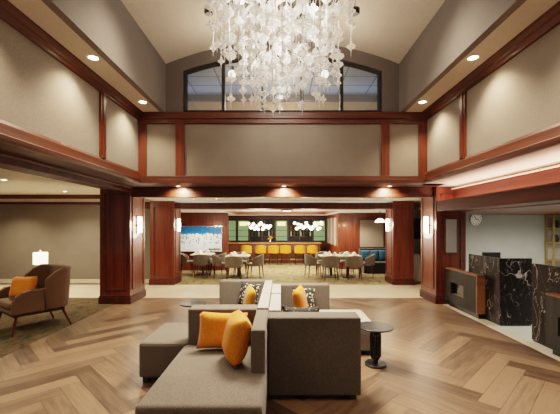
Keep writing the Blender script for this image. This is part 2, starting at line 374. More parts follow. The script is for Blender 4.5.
arc = [(CX - HW + .03, YB + .06, ZT + .03)] + [(CX - HW + .03 + (2 * HW - .06) * i / 30, YB + .06, WT(-HW + .03 + (2 * HW - .06) * i / 30) - .03) for i in range(31)] + [(CX + HW - .03, YB + .06, ZT + .03)]
mb = MB()
for p, q in zip(arc, arc[1:] + arc[:1]): mb.cyl(p, q, .05, n=4)
mb.build('window_frame', M['black'], win)
for p in (223, 263, 302, 342):
    x = px(p, YB); mb = MB().box(x - .034, x + .034, YB + .03, YB + .09, ZT, WT(x - CX) - .02); mb.build('mullion', M['black'], win)
mb = MB()
for a, b_ in zip(xs, xs[1:]):
    if abs((a + b_) / 2) < HW: mb.face([(CX + a, YB + .07, ZT), (CX + b_, YB + .07, ZT), (CX + b_, YB + .07, WT(b_)), (CX + a, YB + .07, WT(a))])
mb.build('pane', M['pane'], win)
# room seen through the arched window
struct(MB().box(-5, 5, 11, 11.1, 3.9, 5.72).build('wall_beyond_window', M['backroom']))
struct(MB().box(-5, 5, 10.9, 11.1, 5.72, 5.92).build('trim_beyond_window', M['graywall']))
struct(MB().box(-5, 5, YB + .15, 11.1, 5.92, 5.97).build('ceiling_beyond_window', M['tiles']))
struct(MB().box(-5, 5, YB + .2, 11.1, 3.88, 3.94).build('floor_beyond_window', M['bronze']))
for s in (-1, 1): struct(MB().box(s * 5 - .05, s * 5 + .05, YB + .15, 11.1, 3.9, 5.95).build('wall_beyond_%s' % ('left' if s < 0 else 'right'), M['graywall']))
lamp('AREA', (0, 10.4, 5.2), 9, (.62, .78, 1), size=(8, .3), aim=(0, 10.6, 6.5), name='cove_light')
lamp('POINT', (0, 9.4, 5.0), 60, (1, .75, .5), size=.2, name='room_light')
for i, (p, w) in enumerate(((232, 'left'), (325, 'right'))):
    x = px(p, 9.0); z = 1.7 + 161 * 9 / 340
    g = thing('pendant_globe', 'round white globe pendant behind the arched window, ' + ('seen at the left through the glass drops' if i == 0 else 'seen at the right through the glass drops'), 'pendant light', (x, 9.0, 5.92))
    MB().sphere((x, 9, 5.72), .10).build('globe', M['globe'], g, True)
    MB().cyl((x, 9, 5.7), (x, 9, 5.93), .05).cyl((x, 9, 5.6), (x, 9, 5.9), .012).build('canopy', M['bronze'], g)

# ------------------------------------------------------------------ low soffits, beams, ceilings
XL, XR = -3.29, 3.38      # inner column faces
struct(MB().box(CX - UW - .45, CX + UW + .45, YB, 7.56, ZS, ZS + .05).build('ceiling_soffit_back', M['wood_d']))
struct(MB().box(-3.62, CX - UW, Y0, YB, ZS, ZS + .05).build('ceiling_soffit_low_left', M['wood_d']))
struct(MB().box(CX + UW, 3.78, Y0, YB + .3, ZS, ZS + .05).build('ceiling_soffit_low_right', M['plaster']))
trim(MB().box(-3.60, XL, Y0, 7.41, 2.44, ZS), M['wood_d']); trim(MB().box(XL, XL + .03, Y0, 7.41, ZS - .035, ZS), M['wood_h'], .008)                                  # beam on the left opening
trim(MB().box(XL - .3, XR + .3, 7.55, 7.75, 2.34, ZS), M['wood_h'])                            # header over the near columns
trim(MB().box(-3.95, 4.0, 9.85, 10.4, 2.20, 2.375), M['wood_d'])                               # beam over the far columns
struct(MB().box(-3.6, 4.03, 7.75, 9.9, 2.42, 2.5).build('ceiling_corridor', M['white']))
struct(MB().box(-9, -3.6, Y0, 10.1, 2.62, 2.7).build('ceiling_lounge', M['white']))
# lounge walls
struct(MB().box(-9, -3.85, 10.1, 10.2, 0, 2.7).build('wall_lounge_back', M['loungewall']))
struct(MB().box(-9, -8.8, Y0, 10.1, 0, 2.7).build('wall_left', M['loungewall']))
trim(MB().box(-8.8, -3.6, 9.95, 10.1, 2.50, 2.62), M['wood_h'])
trim(MB().box(-8.8, -3.6, 10.04, 10.1, 2.41, 2.50), M['white'])
trim(MB().box(-8.8, -3.6, 10.0, 10.1, 2.34, 2.41), M['wood_d'])
struct(MB().box(-8.8, -3.85, 10.08, 10.1, 0, .12).build('baseboard_back', M['travertine']))
# reception: cove, canopy, walls
trim(MB().box(XR, XR + .05, Y0, 7.38, 2.02, 2.235).box(XR - .02, XR, Y0, 7.38, 2.20, 2.235), M['wood_m'])   # fascia hiding the cove lamp
trim(MB().box(XR + .05, 3.80, Y0, 7.38, 2.02, 2.06), M['wood_h'])
trim(MB().box(3.74, 3.80, Y0, 7.38, 2.06, ZS), M['wood_m']); trim(MB().box(3.69, 3.74, Y0, 7.38, 2.495, 2.52).box(3.70, 3.74, Y0, 7.38, 2.535, ZS), M['plaster'])
struct(MB().box(3.80, 8, Y0, 9.0, 2.02, 2.06).build('ceiling_reception', M['plaster']))
trim(MB().box(3.80, 7.9, Y0, 8.99, 1.995, 2.02), M['wood_h'])
struct(MB().box(4.03, 8, 9.0, 9.1, 0, 2.06).build('wall_reception_back', M['recwall']))
struct(MB().box(7.9, 8, Y0, 9.0, 0, 2.06).build('wall_right', M['recwall']))
struct(MB().box(4.03, 4.06, 8.22, 9.0, 0, 2.5).build('wall_reception_side', M['recwall']))
o = lamp('AREA', (3.58, 3.2, 2.10), 66, (1, .58, .48), size=(.16, 8.2), aim=(3.54, 3.2, 4), name='cove_light'); o.rotation_euler = (PI, 0, 0)
# corridor end
struct(MB().box(3.85, 6, 11.0, 11.1, 0, 2.5).build('wall_corridor_end', M['wallcloth']))
struct(MB().box(6, 6.1, 9.1, 11.1, 0, 2.5).build('wall_corridor_right', M['wallcloth']))
struct(MB().box(4.03, 6, 9.1, 11.1, 2.42, 2.5).box(3.9, 4.03, 9.9, 11.1, 2.42, 2.5).build('ceiling_corridor_end', M['white']))

# ------------------------------------------------------------------ columns
def column(x0, x1, y0, y1, ztop, label):
    c = thing('paneled_column', label, 'column', ((x0 + x1) / 2, (y0 + y1) / 2, 0))
    MB().box(x0, x1, y0, y1, 0, ztop).build('shaft', M['wood_v'], c, bev=.006)
    mb = MB().box(x0 - .022, x1 + .022, y0 - .022, y1 + .022, 0, .15).box(x0 - .012, x1 + .012, y0 - .012, y1 + .012, .15, .18)
    mb.build('plinth', M['wood_d'], c, bev=.006)
    def frame(face):
        mb = MB(); t, w = .018, .026; za, zb = .30, ztop - .16; m = .10
        if face == 'front':
            a, b_ = x0 + m, x1 - m
            for (p, q, r, s) in ((a, a + w, za, zb), (b_ - w, b_, za, zb), (a, b_, za, za + w), (a, b_, zb - w, zb)): mb.box(p, q, y0 - t, y0, r, s)
        else:
            a, b_ = y0 + m, y1 - m; X = (x1, x1 + t) if face == 'right' else (x0 - t, x0)
            for (p, q, r, s) in ((a, a + w, za, zb), (b_ - w, b_, za, zb), (a, b_, za, za + w), (a, b_, zb - w, zb)): mb.box(*X, p, q, r, s)
        mb.build('panel_molding', M['wood_h'], c, bev=.003)
    frame('front'); frame('right' if x1 < 0 else 'left')
    return c
column(-3.95, XL, 7.41, 8.22, ZS, 'big mahogany paneled column at the left, in front of the lounge wall')
column(XR, 4.03, 7.41, 8.22, ZS, 'big mahogany paneled column at the right, with a mirror, beside the reception desk')
column(-3.78, -3.08, 9.8, 10.45, 2.42, 'farther mahogany column left of the dining room entrance, behind the nearer left column')
column(3.23, 3.83, 9.8, 10.5, 2.42, 'farther mahogany column right of the dining room entrance, behind the nearer right column')

# sconces
def sconce(x, y, s, label):
    g = thing('wall_sconce', label, 'wall light', (x, y, 1.75), group='twin-tube sconces on the columns')
    MB().box(min(x, x + s * .02), max(x, x + s * .02), y - .06, y + .06, 1.52, 1.94).build('back_plate', M['chrome'], g, bev=.004)
    for d in (-.055, .055):
        MB().cyl((x + s * .055, y + d, 1.55), (x + s * .055, y + d, 1.91), .022).build('glass_tube', M['glow_tube'], g, True)
    MB().box(min(x + s * .02, x + s * .07), max(x + s * .02, x + s * .07), y - .09, y + .09, 1.70, 1.73).build('bracket', M['chrome'], g)
    lamp('POINT', (x + s * .16, y, 1.73), 9, (1, .82, .60), g, .08)
sconce(XL, 7.80, 1, 'lit twin-tube wall sconce on the big left column')
sconce(XR, 7.80, -1, 'lit twin-tube wall sconce on the big right column')
sconce(-3.08, 10.1, 1, 'lit twin-tube wall sconce on the farther left column')
sconce(3.23, 10.15, -1, 'lit twin-tube wall sconce on the farther right column')

# downlights
dl_proto = None
def downlight(x, y, z, label, power=30, r=.075, spot=1.7, aim=None, grp=None):
    g = thing('recessed_downlight', label, 'downlight', (x, y, z), group=grp or 'recessed downlights')
    prof = [(r * .72, -.002), (r * .74, -.008), (r, -.010), (r * 1.08, -.004), (r * 1.08, .0)]
    MB().lathe((x, y, z), prof, 20).build('trim_ring', M['white'], g, True)
    MB().lathe((x, y, z), [(0, -.004), (r * .73, -.004), (r * .73, -.001), (0, -.001)], 20).build('lens', M['glow_warm'], g)
    lamp('SPOT', (x, y, z - .03), power, (1, .80, .56), g, .05, spot, .8, aim or (x, y, z - 2))
for s, w in ((-1, 'left'), (1, 'right')):
    x = CX + s * 2.58
    for y, q in ((4.62, 'nearer to the viewer'), (6.27, 'nearer to the arched window')):
        downlight(x, y, ZT, 'recessed downlight in the upper %s soffit, the one %s' % (w, q), 60, .085, 2.1, (x + s * .12, y, ZT - 2))
    for y in (2.97, 1.3): lamp('SPOT', (x, y, ZT - .03), 60, (1, .80, .57), None, .05, 2.1, .8, (x + s * .12, y, 2))
for p, w in ((178, 'left end'), (284, 'middle'), (390, 'right end')):
    downlight(px(p, 7.3), 7.32, ZS, 'small downlight under the wood header, at its %s' % w, 60, .055, 2.4, (px(p, 7.3), 7.7, 1.9))
for i, (p, y, w) in enumerate(((193.6, 9.0, 'first from the left'), (217, 8.8, 'second from the left'), (278, 9.0, 'third from the left'), (362.5, 9.0, 'fourth from the left'), (387, 8.8, 'farthest right'))):
    downlight(px(p, y), y, 2.42, 'small downlight in the passage ceiling behind the wood header, %s' % w, 24, .05, 2.2)
downlight(-5.72, 9.0, 2.62, 'downlight in the lounge ceiling, the one nearer the big left column', 100, .07, 2.2)
downlight(-5.5, 6.75, 2.62, 'downlight in the lounge ceiling, at the left edge of the photo', 100, .07, 2.2)
lamp('SPOT', (-5.0, 4.2, 2.58), 60, (1, .76, .48), None, .05, 2.2, .8, (-5.0, 4.2, 0))
lamp('SPOT', (-7.6, 9.0, 2.58), 110, (1, .76, .48), None, .05, 2.2, .8, (-7.6, 9, 0))
lamp('SPOT', (-4.9, 7.6, 2.58), 90, (1, .76, .48), None, .05, 2.2, .8, (-4.7, 9.2, 0))
for x, y in ((5.0, 7.3), (5.9, 7.3), (6.8, 7.3), (4.9, 5.6), (6.3, 5.2), (4.8, 3.2), (6.3, 3.0)): lamp('SPOT', (x, y, 1.965), 75, (1, .93, .82), None, .15, 2.8, 1, (x, y + .3, 0))  # added spots without fixtures, to even out the reception light

# ------------------------------------------------------------------ dining room shell
ZD = 2.215
mb = MB()   # ceiling with a tray recess
tx0, tx1, ty0, ty1 = -1.9, 1.9, 11.4, 14.6
mb.box(-4, 6, 10.4, ty0, ZD, ZD + .04).box(-4, 6, ty1, 17.2, ZD, ZD + .04).box(-4, tx0, ty0, ty1, ZD, ZD + .04).box(tx1, 6, ty0, ty1, ZD, ZD + .04).box(tx0, tx1, ty0, ty1, ZD + .24, ZD + .28)
struct(mb.build('ceiling_dining', M['white']))
trim(MB().box(tx0, tx1, ty1 - .03, ty1, ZD - .02, ZD + .12).box(tx0, tx0 + .03, ty0, ty1, ZD - .02, ZD + .12).box(tx1 - .03, tx1, ty0, ty1, ZD - .02, ZD + .12), M['wood_h'])
trim(MB().box(tx0, tx1, ty1 - .06, ty1 - .03, ZD + .12, ZD + .24).box(tx0, tx1, ty0, ty0 + .03, ZD, ZD + .24), M["white"])
struct(MB().box(-4.0, -3.85, 10.2, 13, 0, 2.5).build('wall_dining_left', M['wood_v']))
struct(MB().box(-4, -2.03, 13.0, 13.1, 0, 2.3).build('wall_mural', M['wood_v']))
struct(MB().box(-3.0, -2.9, 13.1, 17, 0, 2.3).build('wall_bar_left', M['wood_v']))
struct(MB().box(-4, 5, 17.0, 17.1, 0, 2.3).build('wall_bar_back', M['wood_d']))
trim(MB().box(-4, -2.03, 12.96, 13.0, 1.72, 1.78).box(-4, -2.03, 12.96, 13.0, .55, .62).box(-4, -2.03, 12.96, 13, 2.12, 2.25), M['wood_h'])
struct(MB().box(2.25, 6, 13.4, 13.5, 0, 2.3).build('wall_dining_right', M['wood_v']))
struct(MB().box(2.25, 2.35, 13.5, 17, 0, 2.3).build('wall_bar_right', M['wood_v']))
for i in range(3): trim(MB().box(2.20, 2.25, 13.7 + i * 1.0, 14.2 + i * 1.0, .9, 2.05), M['wallcloth'])
trim(MB().box(2.25, 2.95, 13.36, 13.4, 0, 2.25).box(2.25, 2.95, 13.34, 13.36, 2.15, 2.25), M['wood_v'])
struct(MB().box(5.9, 6, 11.1, 13.5, 0, 2.3).build('wall_dining_end', M['wood_v']))
struct(MB().box(3.83, 3.95, 10.5, 11.0, 0, 2.5).build('wall_corridor_return', M['wood_v']))
struct(MB().box(3.2, 6, 13.38, 13.4, 0, .75).build('trim_wainscot', M['wood_h']))
# mural panel
g = thing('mural_panel', 'large blue and white picture on the wood wall at the left of the dining room', 'picture', (-3.06, 12.95, .72))
w0, w1 = -3.86, -2.24
MB().box(w0, w1, 12.93, 12.99, .72, 1.70).build('frame', M['chrome'], g)
cv = MB().box(w0 + .02, w1 - .02, 12.915, 12.932, .74, 1.68).build('canvas', M['mural'], g)
mb, mc_ = MB(), MB()
for k in range(11):   # pale rounded crests standing against the blue, dark drops below them
    x = w0 + .09 + k * .144 + R.uniform(-.03, .03); h = R.uniform(.02, .10); w_ = R.uniform(.045, .07); z0_ = 1.22
    mb.prism([(x - w_, z0_)] + [(x + w_ * math.cos(a), z0_ + .06 + h + w_ * math.sin(a)) for a in [PI - PI * q / 8 for q in range(9)]] + [(x + w_, z0_)], 'y', 12.911, 12.9145)
    for q in range(4):
        px0, pz0, rr_ = x + R.uniform(-.07, .07), R.choice((1.30, 1.25, 1.20, 1.13, 1.05, .95)) + R.uniform(-.03, .03), R.uniform(.014, .030)
        mc_.prism([(px0 + rr_ * math.cos(PI / 3 * t), pz0 + rr_ * 1.3 * math.sin(PI / 3 * t)) for t in range(6)], 'y', 12.907 - q * .0004, 12.9105)
cm = bmesh.new(); cm.from_mesh(cv.data); k0 = len(cm.faces)   # the painted shapes belong to the picture surface
for q, part in enumerate((mb, mc_)):
    tmp = bpy.data.meshes.new('tmp'); bmesh.ops.recalc_face_normals(part.bm, faces=part.bm.faces)
    bmesh.ops.translate(part.bm, verts=part.bm.verts, vec=-Vector(g['_o'])); part.bm.to_mesh(tmp); part.bm.free()
    cm.from_mesh(tmp); cm.faces.ensure_lookup_table(); bpy.data.meshes.remove(tmp)
    for f_ in cm.faces[k0:]: f_.material_index = q + 1
    k0 = len(cm.faces)
cm.to_mesh(cv.data); cm.free(); cv.data.materials.append(M['linen']); cv.data.materials.append(M['navy'])
mb = MB()
for k in range(9): mb.box(w1 - .50 + k * .05, w1 - .50 + k * .05 + .035, 12.905, 12.914, .79, .79 + R.choice((.05, .07, .06)))
mb.build('caption', M['black'], g)
# framed screen panel
g = thing('wall_panel', 'pale beige framed panel on the wood wall at the right of the dining room', 'wall panel', (3.55, 13.38, .86))
MB().box(3.06, 4.05, 13.33, 13.4, .84, 1.97).build('frame', M['wood_h'], g, bev=.01)
MB().box(3.10, 4.01, 13.32, 13.335, .88, 1.93).build('screen', M['wallcloth'], g)
# ------------------------------------------------------------------ bar
g = thing('back_bar_display', 'long dark back bar wall with three lit green glass panels', 'back bar', (.1, 16.9, .95))
MB().box(-2.8, 2.24, 16.9, 17.0, .95, 2.12).build('backing', M['charcoal'], g)
def gp(a, b_): return px(a, 16.8), px(b_, 16.8)
for a, b_ in ((228.5, 235.5), (238, 248), (276, 287), (314, 325)):
    x0, x1 = gp(a, b_); h = 1.96
    p_ = MB().box(x0, x1, 16.86, 16.9, .98, h).build('green_panel', M['glass_lit'], g)
    if a > 230: MB().box(x0 + .08, x1 - .08, 16.82, 16.86, 1.72, 1.90).build('lit_shade', M['bar_shade'], p_)
for a in (236.5, 249, 262, 275, 288, 300, 313, 326.5, 333):
    x = px(a, 16.8); MB().box(x - .025, x + .025, 16.84, 16.9, .95, 2.1).build('post', M['bronze'], g)
MB().box(-2.8, 2.24, 16.8, 16.9, 2.06, 2.14).build('top_rail', M['wood_d'], g)
for z in (1.18, 1.48): MB().box(-2.8, 2.24, 16.74, 16.86, z, z + .02).build('shelf', M['bronze'], g)
bottle_m = [noisy('bottle_amber', (.16, .06, .01), (.22, .09, .015), rough=.12), noisy('bottle_green', (.015, .06, .025), (.03, .09, .04), rough=.12), noisy('bottle_clear', (.35, .38, .38), (.45, .48, .47), rough=.1)]
b_mesh = []
for k in range(3):
    o = MB().lathe((0, 0, 0), [(0, 0), (.036, 0), (.038, .15), (.03, .19), (.013, .215), (.013, .27), (.016, .272), (0, .275)], 10).build('liquor_bottle', bottle_m[k], None, True); b_mesh.append(o)
used = [0, 0, 0]; nb = 0
for z, wz in ((1.20, 'lower'), (1.50, 'upper')):
    for lo, hi, wx in ((250.5, 274, 'left'), (289.5, 312, 'right')):
        for k in range(7):
            t = (nb * 2 + k) % 3; o = b_mesh[t] if not used[t] else b_mesh[t].copy()
            if used[t]: col.objects.link(o)
            used[t] = 1
            o.location = (px(lo + (hi - lo) * (k + .5) / 7, 16.8), 16.795, z + .002)
            tag(o, 'small %s bottle on the %s back bar shelf, in the %s dark bay' % (('amber', 'green', 'clear')[t], wz, wx), 'bottle', '%s bottles on the %s %s back bar shelf' % (('amber', 'green', 'clear')[t], wx, wz))
        nb += 1
g = thing('bar_counter', 'long mahogany bar counter with a lit pale top, behind the yellow stools', 'bar', (-.1, 15.8, 0))
MB().box(-2.6, 1.80, 15.55, 16.1, 0, .88).build('front', M['wood_v'], g)
mb = MB()
for k in range(8): mb.box(-2.45 + k * .53, -2.01 + k * .53, 15.53, 15.55, .18, .76)
mb.build('front_panels', M['wood_h'], g, bev=.008)
MB().box(-2.65, 1.84, 15.42, 16.15, .88, .94).build('worktop', M['oak'], g, bev=.01)
MB().cyl((-2.5, 15.44, .18), (1.75, 15.44, .18), .02).build('foot_rail', M['gold'], g)
g = thing('flower_vase', 'small vase with pale flowers standing on the bar counter', 'vase', (px(270, 15.7), 15.7, .94))
x = px(270, 15.7)
MB().lathe((x, 15.7, .94), [(0, 0), (.05, 0), (.06, .06), (.03, .14), (.04, .16)], 12).build('vase', M['chrome'], g, True)
mb = MB()
for k in range(9): mb.sphere((x + R.uniform(-.1, .1), 15.7 + R.uniform(-.05, .05), 1.15 + R.uniform(-.05, .06)), .035, 8, 6)
mb.build('flowers', M['yellow'], g, True)
# stools
st = thing('bar_stool', '', 'bar stool', group='yellow bar stools along the counter', world=False)
MB().box(-.21, .21, -.2, .2, .50, .58, .03).build('seat', M['yellow'], st, True)
path = [(.225 * math.sin(a), -.215 * math.cos(a)) for a in [(-1.5 + 3.0 * k / 14) for k in range(15)]]
MB().shell(path, .045, .50, lambda t: .80 + .06 * math.sin(PI * t)).build('backrest', M['yellow'], st, False, .012)
for sx in (-1, 1):
    for sy in (-1, 1): MB().cyl((sx * .20, sy * .19, 0), (sx * .16, sy * .16, .51), .015, .02, 8).build('leg', M['bronze'], st)
MB().tube([(-.185, -.18, .2), (.185, -.18, .2), (.185, .18, .2), (-.185, .18, .2)], .011, 6, True).build('footrest', M['bronze'], st)
for i, (p, w) in enumerate(((246, 'first from the left'), (260.5, 'second from the left'), (273.5, 'third from the left'), (285.5, 'third from the right'), (300, 'second from the right'), (312.5, 'first from the right'))):
    put(st, i, (px(p, 14.95), 15.05, .004), 0, 'yellow upholstered bar stool at the bar counter, %s' % w)
# globe clusters
def cluster(p0, p1, y, n, seed, label):
    rr = random.Random(seed); xa, xb = px(p0, y), px(p1, y); cx = (xa + xb) / 2
    g = thing('globe_chandelier', label, 'chandelier', (cx, y, ZD + .2), group='globe chandeliers in the dining room')
    MB().cyl((cx, y, ZD + .18), (cx, y, ZD + .245), .12).build('canopy', M['bronze'], g)
    mb = MB()
    for k in range(4): mb.cyl((cx + (k - 1.5) * .16, y, 1.72), (cx + (k - 1.5) * .05, y, ZD + .2), .006, n=5)
    mb.cyl((xa + .05, y, 1.72), (xb - .05, y, 1.72), .014, n=6)
    mb.build('stem', M['bronze'], g)
    for k in range(n):
        x = xa + (xb - xa) * (k + .5) / n; MB().sphere((x, y + rr.uniform(-.18, .18), 1.7 + rr.uniform(-.12, .13)), .058, 12, 8).build('globe', M['globe'], g, True)
    lamp('POINT', (cx, y, 1.42), 75, (1, .88, .70), g, .2)
cluster(248, 271, 13.2, 15, 1, 'white glass globe cluster chandelier hanging in the left half of the dining room')
cluster(294, 322, 13.2, 17, 2, 'white glass globe cluster chandelier hanging in the right half of the dining room')
g = thing('pendant_lamp', 'white dome lamp near the farther right column', 'pendant light', (px(380, 11.6), 11.6, ZD))
x = px(380, 11.6)
MB().lathe((x, 11.6, 1.82), [(0, .14), (.06, .135), (.13, .09), (.17, .02), (.165, 0), (0, .01)], 16).build('dome', M['globe'], g, True)
MB().cyl((x, 11.6, 1.95), (x, 11.6, ZD), .01).build('cord', M['bronze'], g)
g = thing('ceiling_light', 'flat round ceiling light over the dining room entrance', 'ceiling light', (px(287, 11.2), 10.9, ZD))
MB().lathe((px(287, 10.9), 10.9, ZD), [(0, -.05), (.12, -.045), (.17, -.02), (.18, 0)], 18).build('diffuser', M['globe'], g, True)
MB().lathe((px(287, 10.9), 10.9, ZD), [(.18, -.03), (.2, -.03), (.2, 0), (.18, 0)], 18).build('rim', M['bronze'], g)
for x, y in ((-3.0, 12.0), (-2.5, 12.5), (-3.3, 12.35), (2.6, 12.7), (-1.2, 11.1), (1.9, 11.1), (3.3, 12.5), (2.6, 12.9), (-.6, 14.9), (.9, 14.9), (0, 11.0)):
    lamp('SPOT', (x, y, ZD - .03), 42, (1, .84, .62), None, .05, 2.2, .8, (x, y, 0))
o = lamp('AREA', (0, 13, ZD + .06), 90, (1, .85, .62), size=(3.2, 2.6), name='tray_light'); o.rotation_euler = (PI, 0, 0)

# ------------------------------------------------------------------ dining furniture
ch = thing('dining_chair', '', 'chair', group='gray dining chairs', world=False)
MB().box(-.235, .235, -.22, .25, .40, .48, .03).build('seat', M['chairgray'], ch, True)
path = [(.25 * math.sin(a), -.245 * math.cos(a)) for a in [(-1.75 + 3.5 * k / 16) for k in range(17)]]
MB().shell(path, .05, .40, lambda t: .60 + .17 * math.sin(PI * t) ** .7, .12).build('backrest', M['chairgray'], ch, False, .012)
for sx in (-1, 1):
    for sy in (-1, 1): MB().cyl((sx * .21, sy * .215, 0), (sx * .18, sy * .18, .41), .012, .022, 8).build('leg', M['wood_d'], ch)
def table(x0, x1, y0, y1, label):
    t = thing('dining_table', label, 'table', ((x0 + x1) / 2, (y0 + y1) / 2, .004), group='dining tables')
    MB().box(x0, x1, y0, y1, .69, .725, .006).build('tabletop', M['tabletop'], t)
    cs = [((x0 + x1) / 2)] if x1 - x0 < 1.2 else [x0 + .4, x1 - .4]
    for cx in cs:
        MB().cyl((cx, (y0 + y1) / 2, .03), (cx, (y0 + y1) / 2, .69), .04).build('pedestal', M['black'], t)
        MB().lathe((cx, (y0 + y1) / 2, .004), [(0, 0), (.27, 0), (.26, .02), (.05, .04), (0, .04)], 18).build('base', M['black'], t)
T1 = (-3.10, -2.38, 11.60, 12.30); T2 = (-1.80, -1.04, 10.95, 11.65); T3 = (1.28, 2.62, 11.05, 11.75)
table(*T1, 'square dining table in front of the blue and white picture')
table(*T2, 'square dining table left of the middle, in front of the bar stools')
table(*T3, 'long pale dining table at the right, with chairs all around')
ci = 0
def chair_at(x, y, rz, label):
    global ci
    put(ch, ci, (x, y, .004), rz, 'gray tub dining chair ' + label); ci += 1
for (a, w) in ((T1, 'table below the picture'), (T2, 'square table left of the middle')):
    cx, cy = (a[0] + a[1]) / 2, (a[2] + a[3]) / 2
    chair_at(cx + (.10 if a is T1 else -.06), a[2] - .24, .05, 'turned from the viewer, at the ' + w)
    chair_at(a[0] - .20, cy - .05, -PI / 2 + .15, 'at the left side of the ' + w)
    chair_at(a[1] + .20, cy - .10, PI / 2 - .2, 'at the right side of the ' + w)
    chair_at(cx, a[3] + .30, PI, 'facing the viewer across the ' + w)
a = T3; cy = (a[2] + a[3]) / 2
chair_at(1.56, a[2] - .26, .05, 'with its back to the viewer, left front of the long table')
chair_at(2.32, a[2] - .24, -.06, 'with its back to the viewer, right front of the long table')
chair_at(a[0] - .22, cy - .1, -PI / 2 + .25, 'at the left end of the long table')
chair_at(a[1] + .22, cy - .1, PI / 2 - .25, 'at the right end of the long table')
chair_at(1.50, a[3] + .3, PI, 'facing the viewer behind the long table, left one')
chair_at(2.32, a[3] + .3, PI, 'facing the viewer behind the long table, right one')
npk = 0; nap0 = None
for a, w, grid in ((T1, 'the table below the picture', [(.25, .25), (.75, .3), (.3, .75), (.72, .72)]), (T2, 'the square table left of the middle', [(.25, .25), (.75, .3), (.3, .75), (.72, .72)]), (T3, 'the long table', [(.14, .3), (.37, .28), (.63, .3), (.86, .35), (.26, .72), (.72, .7)])):
    for u, v in grid:
        if nap0 is None:
            mb = MB(); mb.prism([(-.11, 0), (.11, 0), (.07, .03), (.02, .10), (0, .115), (-.03, .09), (-.06, .04)], 'y', -.05, .05)
            nap0 = mb.build('folded_napkin', M['linen']); o = nap0
        else: o = nap0.copy(); col.objects.link(o)
        o.location = (a[0] + (a[1] - a[0]) * u, a[2] + (a[3] - a[2]) * v, .725); o.rotation_euler = (0, 0, R.uniform(-1, 1))
        tag(o, 'white folded napkin standing on ' + w, 'napkin', 'white napkins on ' + w)
# banquette
g = thing('banquette', 'dark banquette bench against the wall behind the farther right column', 'bench', (3.6, 12.6, .004))
MB().box(2.95, 4.4, 12.1, 12.75, .004, .40, .03).build('seat', M['charcoal'], g)
MB().box(2.95, 4.4, 12.75, 12.95, .004, .86, .03).build('backrest', M['charcoal'], g)

# ------------------------------------------------------------------ cushions
def pillow_mesh(w, h, t, n=12):
    bm = bmesh.new(); top = {}; bot = {}
    for i in range(n + 1):
        for j in range(n + 1):
            u, v = -1 + 2 * i / n, -1 + 2 * j / n
            px_ = u * w / 2 * (1 - .07 * (1 - v * v) * abs(u)); pz = v * h / 2 * (1 - .07 * (1 - u * u) * abs(v))
            d = t / 2 * ((1 - u ** 4) * (1 - v ** 4)) ** .55
            a = bm.verts.new((px_, -d, pz)); top[i, j] = a
            bot[i, j] = a if i in (0, n) or j in (0, n) else bm.verts.new((px_, d, pz))
    for i in range(n):
        for j in range(n):
            bm.faces.new((top[i, j], top[i + 1, j], top[i + 1, j + 1], top[i, j + 1]))
            bm.faces.new((bot[i, j], bot[i, j + 1], bot[i + 1, j + 1], bot[i + 1, j]))
    return bm
def pillow(name, w, h, t, loc, rot, mat, label):
    mb = MB(); mb.bm.free(); mb.bm = pillow_mesh(w, h, t)
    o = mb.build(name, mat, None, True); o.location = loc; o.rotation_euler = rot
    return tag(o, label, 'cushion')
for k, (x, w) in enumerate(((3.12, 'leftmost'), (3.46, 'middle'), (3.8, 'rightmost'))):
    pillow('throw_pillow', .34, .42, .14, (x, 12.64, .60), (-.25, 0, 0), M['teal'], 'teal blue cushion on the dark banquette, %s of the three' % w)['group'] = 'teal cushions on the banquette'

# ------------------------------------------------------------------ central sofas
SZ, BZ = .44, .81
def sofa(label, x0, x1, y0, y1, parts, wing=None, smat=M['sofa'], pads=()):
    g = thing('modular_sofa', label, 'sofa', ((x0 + x1) / 2, (y0 + y1) / 2, 0), group='modular sofa pieces in the middle of the hall')
    if wing:
        poly = [(wing[0], wing[2]), (wing[1], wing[2]), (wing[1], y0), (x1, y0), (x1, y1), (wing[0], y1)]
        MB().prism(poly, 'z', .055, SZ).build('seat_cushion', smat, g, bev=.035)
    else: MB().box(x0, x1, y0, y1, .055, SZ, .04, 3).build('seat_cushion', smat, g, True)
    MB().box(x0 + .06, x1 - .06, y0 + .06, y1 - .02, .02, .06).build('base', M['black'], g)  # black recessed base, also paints in the dark shadow under the seat
    for nm, (a, b_, c, d), mat in parts:
        MB().box(a, b_, c, d, .05, BZ, .022, 3).build(nm, mat, g, True)
    for a, b_, c, d in pads: MB().box(a + .004, b_ - .004, c + .004, d - .004, BZ - .012, BZ + .012, .008).build('lit_top_pad', M['sofa_lit'], g)  # pale pads added on the backs, their tone carries the top light
    xa = min([x0] + [p[1][0] for p in parts]); xb = max([x1] + [p[1][1] for p in parts]); ya = min([y0] + [p[1][2] for p in parts]); yb = max([y1] + [p[1][3] for p in parts])
    for x in (xa + .07, xb - .07):
        for y in (ya + .07, yb - .07): MB().box(x - .03, x + .03, y - .03, y + .03, 0, .06).build('foot', M['black'], g)
    return g
SP = -.13
sofa('taupe chaise sofa nearest the viewer, at the left, with two mustard cushions', -1.03, SP - .002, 2.37, 3.63, [('backrest', (SP - .13, SP - .005, 2.91, 3.63), M['sofa'])])
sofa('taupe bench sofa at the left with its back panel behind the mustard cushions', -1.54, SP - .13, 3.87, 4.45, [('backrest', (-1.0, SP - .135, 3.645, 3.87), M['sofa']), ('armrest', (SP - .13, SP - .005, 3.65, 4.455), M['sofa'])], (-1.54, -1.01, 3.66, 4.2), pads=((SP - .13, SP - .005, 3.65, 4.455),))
sofa('taupe sofa at the far left of the sofa group, with a far arm panel', -1.0, SP - .13, 4.47, 5.50, [('backrest', (SP - .13, SP - .005, 4.47, 5.50), M['sofa']), ('armrest', (-1.0, SP - .005, 5.50, 5.70), M['sofa'])], pads=((SP - .13, SP - .005, 4.47, 5.50),))
